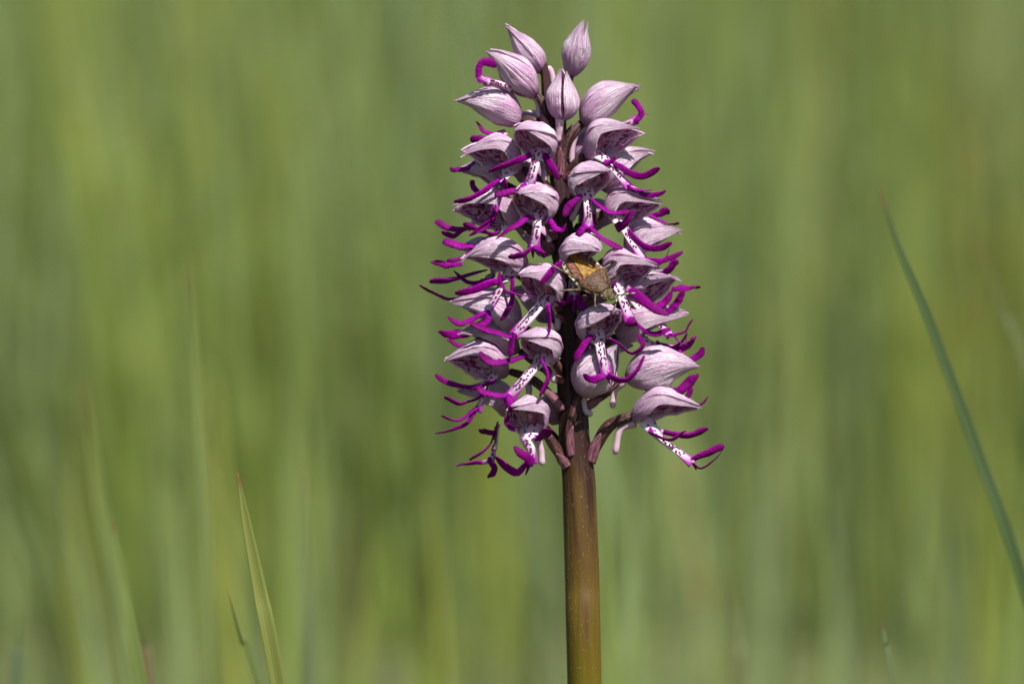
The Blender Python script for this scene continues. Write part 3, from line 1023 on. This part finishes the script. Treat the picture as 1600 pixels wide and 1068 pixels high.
flower((980, 468, 2), (1064, 439, -24), 27, 27, 8, 82, far=140, lip=[(1008, 485, -22), (1030, 503, -30), (1050, 523, -28)], w=8, legs=[([(1048, 523), (1068, 518), (1083, 499)], 5), ([(1052, 524), (1068, 538), (1075, 522)], 3.2)], arms=[([(1024, 481), (1040, 472), (1050, 453)], 6.2), ([(1042, 488), (1058, 472), (1067, 453)], 6.6)], d=-30)
flower((965, 440, 34), (1046, 428, 46), 25, 25, 0, 110, arms=[([(1030, 432, 20), (1045, 420, 12), (1058, 405, 8)], 7.5), ([(1050, 452, 20), (1075, 449, 14), (1094, 448, 10)], 7.5)], d=20)
flower((962, 525, 2), (1074, 486, -20), 32, 32, 5, 105, lip=[(1018, 535, -8), (1040, 540, -14), (1060, 545, -14)], w=6, legs=[([(1055, 543), (1065, 558), (1081, 567)], 5), ([(1076, 562), (1090, 555), (1099, 543)], 5)], arms=[([(1060, 547), (1078, 538), (1087, 526)], 8), ([(1032, 537), (1058, 541), (1075, 520)], 4)], d=-12)
flower((912, 522, -32), (970, 488, -94), 36, 31, 0, 92, far=125, up=(-0.5, 0.75, 0.24), lip=[(937, 532, -60), (942, 558, -72), (949, 586, -68)], w=9, legs=[([(941, 586), (928, 594), (911, 585)], 5.6), ([(954, 587), (975, 594), (992, 582), (1006, 556)], 6.2)], arms=[([(922, 527), (909, 545), (899, 563)], 5.6), ([(960, 531), (985, 551), (1003, 541), (996, 522)], 5.4)], d=-70, tooth=(953, 600), dots=1.3)
flower((906, 618, -22), (965, 540, -40), 38, 36, 0, 172, spur=([(910, 618, -14), (914, 640, -14), (925, 648, -14)], 6.5), ped=[(906, 616, -22), (896, 640, -26), (888, 680, -24), (892, 712, -20)])
flower((976, 592, -14), (1092, 570, -30), 33, 34, 5, 165, lip=[(1030, 606, -18), (1055, 616, -24), (1078, 629, -24)], w=6, legs=[([(1072, 627), (1094, 631), (1106, 619)], 6.2)], arms=[([(1056, 612), (1077, 598), (1091, 583)], 7), ([(1024, 614), (1056, 632), (1072, 624), (1081, 606)], 4.2)], d=-28,
       spur=([(974, 596, -14), (960, 612, -14), (957, 637, -14)], 6.5))
flower((985, 652, -14), (1094, 635, -40), 30, 29, 4, 84, far=128, lip=[(1034, 682, -34), (1058, 702, -44), (1083, 721, -44)], w=7.5, legs=[([(1080, 719), (1105, 706), (1132, 697)], 5.4), ([(1080, 721), (1093, 731), (1112, 722), (1131, 699)], 3.6)], arms=[([(1018, 675, -38), (1045, 687, -52), (1073, 673, -58)], 6.4), ([(1034, 674, -22), (1075, 680, -16), (1106, 669, -12)], 6.2)], d=-40,
       spur=([(992, 660, -10), (969, 672, -8), (961, 709, -8)], 7), ped=[(987, 649, -14), (953, 664, -12), (934, 692, -10), (922, 722, -8)], pr=9, tooth=(1088, 734))
# --- left side
flower((853, 240, -24), (808, 201, -92), 34, 31, 0, 92, far=125, up=(0.5, 0.75, 0.24), lip=[(838, 243, -58), (832, 268, -70), (824, 293, -66)], w=8.5, legs=[([(820, 291), (800, 300), (773, 304)], 5.4), ([(828, 292), (831, 300), (829, 309)], 5.6)], arms=[([(826, 243, -60), (800, 254, -78), (763, 269, -88)], 5.8), ([(852, 245, -60), (863, 262, -74), (873, 281, -80)], 5.6)], d=-68,
       spur=([(855, 245, -18), (853, 262, -14), (849, 284, -14)], 6.5), dots=1.2)
flower((816, 263, -14), (724, 240, -44), 32, 33, 8, 78, far=142, lip=[(784, 278, -40), (780, 300, -48), (768, 330, -46)], w=7.5, legs=[([(774, 322), (766, 340), (755, 350), (735, 367)], 4.2), ([(772, 326), (772, 338), (768, 346)], 4)], arms=[([(780, 280, -42), (765, 293, -52), (740, 309, -60), (711, 315, -60)], 5.2), ([(782, 289, -46), (788, 288, -62), (793, 284, -70)], 7)], d=-46)
flower((790, 288, 16), (710, 268, 2), 26, 24, 5, 110, lip=[(762, 310, 8), (748, 335, 0), (728, 357, -4)], w=6, legs=[([(732, 356), (705, 357), (681, 345)], 4.8), ([(726, 358), (708, 368), (690, 362)], 4)], arms=[([(742, 254, -8), (730, 263, -10), (715, 266, -8), (702, 263, -6)], 3.8), ([(737, 282, 4), (742, 296, 2), (758, 306, 0)], 6)], d=0, arm_d=0)
flower((851, 338, -26), (808, 300, -94), 35, 32, 0, 92, far=125, up=(0.5, 0.75, 0.24), lip=[(838, 340, -60), (837, 362, -72), (832, 390, -68)], w=8.5, legs=[([(828, 389), (815, 399), (794, 401)], 5.4), ([(837, 387), (847, 393), (852, 400)], 6.5)], arms=[([(824, 340, -62), (800, 356, -80), (773, 374, -88)], 6), ([(856, 342, -60), (867, 356, -74), (878, 359, -78), (884, 350, -80)], 5)], d=-70,
       spur=([(855, 344, -18), (858, 360, -14), (858, 379, -14)], 7), tooth=(833, 403), dots=1.2)
flower((812, 347, -4), (707, 326, -34), 32, 33, 8, 78, far=142, lip=[(780, 357, -32), (758, 374, -40), (734, 391, -38)], w=6.5, legs=[([(738, 388), (725, 400), (699, 408)], 5), ([(740, 384), (717, 383), (692, 377)], 7)], arms=[([(775, 364), (750, 361), (725, 350)], 6.8), ([(772, 340, -46), (752, 358, -52), (733, 368, -50)], 4)], d=-38)
flower((780, 410, 40), (711, 388, 20), 26, 25, 0, 110, lip=[(768, 425, 18), (738, 446, 4), (714, 466, -4)], w=6, legs=[([(716, 467), (690, 464), (656, 446)], 4.2), ([(722, 412, 6), (700, 413, 4), (673, 409, 0)], 4.8)], arms=[([(752, 424), (712, 435), (671, 440)], 5.2), ([(770, 433), (745, 442), (727, 440), (709, 423)], 4.4)], d=2, arm_d=0)
flower((826, 414, -24), (720, 409, -48), 30, 30, 5, 105, far=140, lip=[(786, 436, -42), (775, 458, -50), (757, 490, -48)], w=7.5, legs=[([(757, 488), (730, 503), (715, 504), (698, 495)], 5), ([(763, 487), (758, 506), (732, 509)], 5.2)], arms=[([(780, 435), (745, 451), (711, 457)], 6), ([(800, 436), (801, 470), (782, 500)], 3.8)], d=-50)
flower((814, 508, 0), (702, 472, -24), 36, 36, 5, 115)
flower((869, 470, -34), (812, 432, -96), 34, 31, 0, 92, far=125, up=(0.5, 0.75, 0.24), lip=[(848, 470, -62), (822, 500, -78), (800, 526, -76)], w=9, legs=[([(795, 524), (765, 518), (735, 503)], 5.8), ([(802, 524), (800, 542), (795, 558)], 6.8)], arms=[([(824, 462), (796, 456), (784, 446), (779, 425)], 4.8), ([(856, 478), (859, 505), (857, 522), (842, 531)], 5.2)], d=-76,
       spur=([(868, 476, -24), (872, 495, -20), (870, 516, -20)], 7), dots=1.4)
flower((812, 548, 6), (714, 520, -14), 30, 28, 5, 110, arms=[([(742, 518), (710, 523), (686, 519)], 6.4), ([(757, 523), (725, 541), (699, 531)], 3.8)], d=-12)
flower((866, 562, -34), (812, 524, -96), 34, 31, 0, 92, far=125, up=(0.5, 0.75, 0.24), lip=[(842, 564, -62), (815, 595, -76), (794, 621, -72)], w=9, legs=[([(786, 619), (762, 615), (745, 607)], 5.2), ([(796, 618), (798, 632), (808, 640)], 6.6)], arms=[([(816, 556), (768, 567), (749, 549)], 5.4), ([(848, 565), (856, 590), (851, 608), (842, 620)], 6)], d=-74,
       spur=([(864, 566, -24), (868, 580, -22), (865, 597, -22)], 7.5), tooth=(780, 634), dots=1.4)
flower((796, 582, -4), (691, 564, -30), 32, 33, 8, 78, far=142, lip=[(763, 594, -30), (755, 615, -36), (744, 642, -34)], w=6.5, legs=[([(744, 638), (715, 656), (689, 650)], 6.2), ([(738, 648), (722, 666), (681, 676)], 3.4)], arms=[([(772, 596, -34), (752, 603, -54), (734, 611, -62)], 6.8), ([(745, 604, -20), (705, 600, -20), (681, 585, -20)], 4.2), ([(748, 620), (720, 630), (695, 621)], 5.4)], d=-34,
       ped=[(797, 580, -4), (830, 592, -10), (858, 615, -14), (880, 640, -14)], spur=([(812, 590, 0), (826, 604, 0), (824, 628, 2)], 6.5))
flower((806, 642, 26), (712, 612, 10), 28, 28, 0, 120, lip=[(776, 662, 24), (772, 695, 22), (765, 722, 22)], w=6, legs=[([(764, 721), (740, 723), (714, 727)], 4), ([(766, 718), (772, 734), (762, 746)], 6)], arms=[([(777, 664), (762, 698), (734, 718)], 5), ([(774, 676), (762, 675), (749, 671)], 4.6)], d=20, arm_d=0,
       ped=[(806, 642, 26), (840, 660, 22), (872, 690, 14), (886, 712, 8)])
flower((842, 672, -30), (796, 638, -92), 35, 34, 0, 88, far=110, up=(0.3, 0.75, 0.5), lip=[(820, 684, -64), (828, 702, -78), (828, 724, -76)], w=8.5, legs=[([(824, 722), (808, 739), (790, 728), (775, 712)], 6.6), ([(832, 722, -80), (820, 712, -98), (802, 697, -104)], 7.2)], arms=[([(842, 684, -62), (850, 677, -80), (857, 670, -92)], 7.2), ([(798, 668, -70), (792, 660, -76), (793, 648, -80)], 5)], d=-76,
       spur=([(840, 684, -28), (845, 704, -26), (847, 726, -26)], 7.2), ped=[(846, 668, -30), (862, 690, -26), (876, 712, -20), (886, 728, -16)], pr=8, tooth=(821, 742), dots=1.2)
flower((884, 655, 26), (838, 628, 60), 26, 26, 0, 120)
flower((880, 330, 22), (905, 300, 70), 26, 26, 0, 120)
flower((892, 600, 24), (940, 575, 70), 26, 26, 0, 120)
flower((872, 560, 24), (836, 535, 70), 26, 26, 0, 120)


# --- flowers on the far side, showing through the gaps
flower((905, 352, 26), (985, 340, 48), 28, 28, 0, 118)
flower((866, 392, 26), (798, 356, 52), 28, 28, 0, 118)
flower((908, 470, 26), (975, 452, 58), 28, 28, 0, 118)
flower((868, 500, 26), (800, 452, 48), 30, 28, 0, 118)
flower((905, 560, 26), (985, 535, 52), 28, 28, 0, 118)
flower((850, 285, 26), (786, 262, 50), 27, 27, 0, 118)


# ------------------------------------------------------------------ shield bug
def build_bug():
    head = np.array(W(957, 468, -98))
    rear = np.array(W(880, 390, -58))
    xa = unit(head - rear)
    L = np.linalg.norm(head - rear)
    nd = np.array(RGT * 0.30 - FWD * 0.86 + UPV * 0.40)
    za = unit(nd - xa * np.dot(nd, xa))
    ya = np.cross(za, xa)                       # bug's left
    ctr = (head + rear) / 2
    HW = 26 * PX
    def halfw(x):                               # x 0 rear .. 1 head tip
        return HW * float(np.interp(x, [0, .04, .12, .25, .40, .52, .60, .66, .73, .81, .86, .90, .96, 1.0],
                                    [.14, .38, .66, .90, .99, .98, 1.06, .96, .80, .55, .36, .31, .24, .10]))
    def top(x, q):
        h = float(np.interp(x, [0, .2, .5, .7, .84, .95, 1], [.10, .20, .28, .30, .20, .13, .05])) * HW
        return h * max(0, 1 - abs(q) ** 2.4)
    def pt(x, q, off=0.0):
        return rear + xa * (L * x) + ya * (halfw(x) * q) + za * (top(x, q) + off)
    root = bpy.data.objects.new("shield_bug", None)
    COL.objects.link(root)
    org = Vector(ctr - za * HW * 0.4)
    root.location = org
    root.empty_display_size = 0.005
    tag(root, "hairy brown shield bug with ochre back and banded antennae clinging to a flower", "insect")
    brown = mat_plain("bug_brown", (0.060, 0.038, 0.022), 0.35, (0.020, 0.013, 0.007), 2600, 0.8)
    olive = mat_plain("bug_olive", (0.100, 0.075, 0.022), 0.5, (0.018, 0.014, 0.005), 1900, 0.8, 0.15)
    pron = mat_plain("bug_pronotum", (0.095, 0.044, 0.028), 0.5, (0.022, 0.014, 0.005), 1900, 0.8, 0.15)
    ochre = mat_plain("bug_ochre", (0.250, 0.130, 0.014), 0.5, (0.075, 0.038, 0.005), 1900, 0.8, 0.15)
    wing = mat_plain("bug_wing", (0.170, 0.060, 0.042), 0.5, (0.055, 0.020, 0.016), 1900, 0.7, 0.15)
    leg = mat_plain("bug_leg", (0.120, 0.085, 0.036), 0.4, (0.030, 0.020, 0.009), 2600, 0.5)
    band = mat_banded("bug_band", (0.012, 0.010, 0.008), (0.30, 0.27, 0.18), 7)
    ant = mat_banded("bug_antenna_band", (0.30, 0.25, 0.14), (0.012, 0.010, 0.008), 5)
    # continuous body (belly, thorax, head)
    nx, na = 40, 20
    V, F = [], []
    for i in range(nx):
        x = i / (nx - 1)
        for j in range(na):
            th = 2 * math.pi * j / na
            q = math.cos(th)
            z = math.sin(th)
            hh = top(x, q * 0.98) if z > 0 else -float(np.interp(x, [0, .3, .7, .9, 1], [.1, .36, .40, .22, .06])) * HW * abs(z)
            V.append(rear + xa * (L * x) + ya * (halfw(x) * q * 0.985) + za * (hh * (1 if z <= 0 else 0.97)))
    for i in range(nx - 1):
        for j in range(na):
            k = (j + 1) % na
            F.append((i * na + j, (i + 1) * na + j, (i + 1) * na + k, i * na + k))
    F.append(tuple(range(na)))
    F.append(tuple((nx - 1) * na + j for j in range(na))[::-1])
    make("body", V, F, [olive], org, root, org)
    def plate(name, mat, x0, x1, lo, hi, off, thick=0.8, na=14, nb=12):
        G = np.zeros((na, nb, 3))
        for i in range(na):
            x = x0 + (x1 - x0) * i / (na - 1)
            l, h = lo(x), hi(x)
            for j in range(nb):
                q = l + (h - l) * j / (nb - 1)
                G[i, j] = pt(x, q, off * PX * (1 + 0.3 * noise.noise(Vector((x * 14, q * 5, 2)))))
        V, F, MI, UV = shell(G, thick * PX)
        return make(name, V, F, [mat, mat], Vector(G[na // 2, nb // 2]), root, org, uvs=UV, midx=[0] * len(F))
    sw = lambda x: float(np.interp(x, [.12, .22, .38, .56], [.10, .26, .42, .66]))
    plate("pronotum", pron, .545, .845, lambda x: -1.0, lambda x: 1.0, 2.2, 1.6)
    plate("scutellum", ochre, .12, .56, lambda x: -sw(x), lambda x: sw(x), 2.2, 1.4)
    for s in (-1, 1):
        a = lambda x: s * (sw(x) - 0.05 if x > .12 else 0.02)
        b2 = lambda x: s * float(np.interp(x, [0.03, .3, .66], [.70, .80, .97]))
        plate("wing_cover", wing, .05, .555, (a if s > 0 else b2), (b2 if s > 0 else a), 1.2, 1.0)
        # banded margin of the abdomen
        m0 = lambda x: s * (float(np.interp(x, [0.03, .3, .66], [.84, .90, 1.0])))
        m1 = lambda x: s * 1.07
        plate("banded_margin", band, .03, .54, (m0 if s > 0 else m1), (m1 if s > 0 else m0), 1.4, 1.0)
        # eye
        e = pt(.905, s * 0.95, 0)
        Ce = np.array([e + ya * s * k * PX for k in (-2.2, -1, 0.4, 1.6, 2.6)])
        V, F, UV = tube(Ce, np.array([2, 3, 3.2, 2.4, 1]) * PX, hint=xa, ns=10)
        make("eye", V, F, [brown], Ce[2], root, org, uvs=UV)
    # fine pale hairs over back and margins
    rngh = random.Random(5)
    V, F = [], []
    for k in range(420):
        x = rngh.uniform(.10, .97)
        q = rngh.choice((-1, 1)) * (rngh.uniform(0.9, 1.03) if k % 3 else rngh.uniform(0, .9))
        p = pt(x, max(-1, min(1, q)), 2.0 * PX) if abs(q) < .9 else pt(x, q, 0)
        dr = unit(za * rngh.uniform(.3, 1) + ya * (q * rngh.uniform(.3, 1.2)) - xa * rngh.uniform(-.2, .8))
        ln_ = rngh.uniform(3, 6.5) * PX
        sd = unit(np.cross(dr, za + xa * .3)) * 0.22 * PX
        n0 = len(V)
        V += [p - sd, p + sd, p + dr * ln_]
        F.append((n0, n0 + 1, n0 + 2))
    hm = mat_plain("bug_hair", (0.42, 0.36, 0.24), 0.4, (0.30, 0.25, 0.16))
    hair = make("hair", V, F, [hm], org, root, org, smooth=False)
    hair["kind"] = "stuff"
    def stick(name, pts, r, mat, ns=7):
        C = catmull([P3(p, -100) for p in pts], 22)
        V, F, UV = tube(C, np.interp(np.linspace(0, 1, 22), [0, .25, .5, .55, 1], [1.15, 1.25, .85, .95, .6]) * r * PX, ns=ns)
        make(name, V, F, [mat], C[0], root, org, uvs=UV)
    stick("leg", [(916, 436, -66), (908, 438, -88), (886, 427, -104), (861, 413, -108)], 1.9, leg)
    stick("leg", [(924, 446, -70), (908, 452, -92), (890, 453, -104), (874, 454, -104)], 1.9, leg)
    stick("leg", [(934, 450, -72), (930, 462, -98), (930, 478, -106), (934, 486, -104)], 1.8, leg)
    stick("leg", [(945, 436, -70), (958, 432, -66), (964, 424, -56), (966, 416, -50)], 1.6, leg)
    stick("leg", [(936, 424, -68), (952, 414, -64), (960, 406, -54), (964, 398, -48)], 1.6, leg)
    stick("antenna", [(959, 464, -98), (966, 461, -104), (980, 459, -106), (997, 457, -98)], 1.3, ant)
    stick("antenna", [(956, 466, -98), (963, 466, -104), (961, 478, -106), (954, 492, -96)], 1.3, ant)


build_bug()
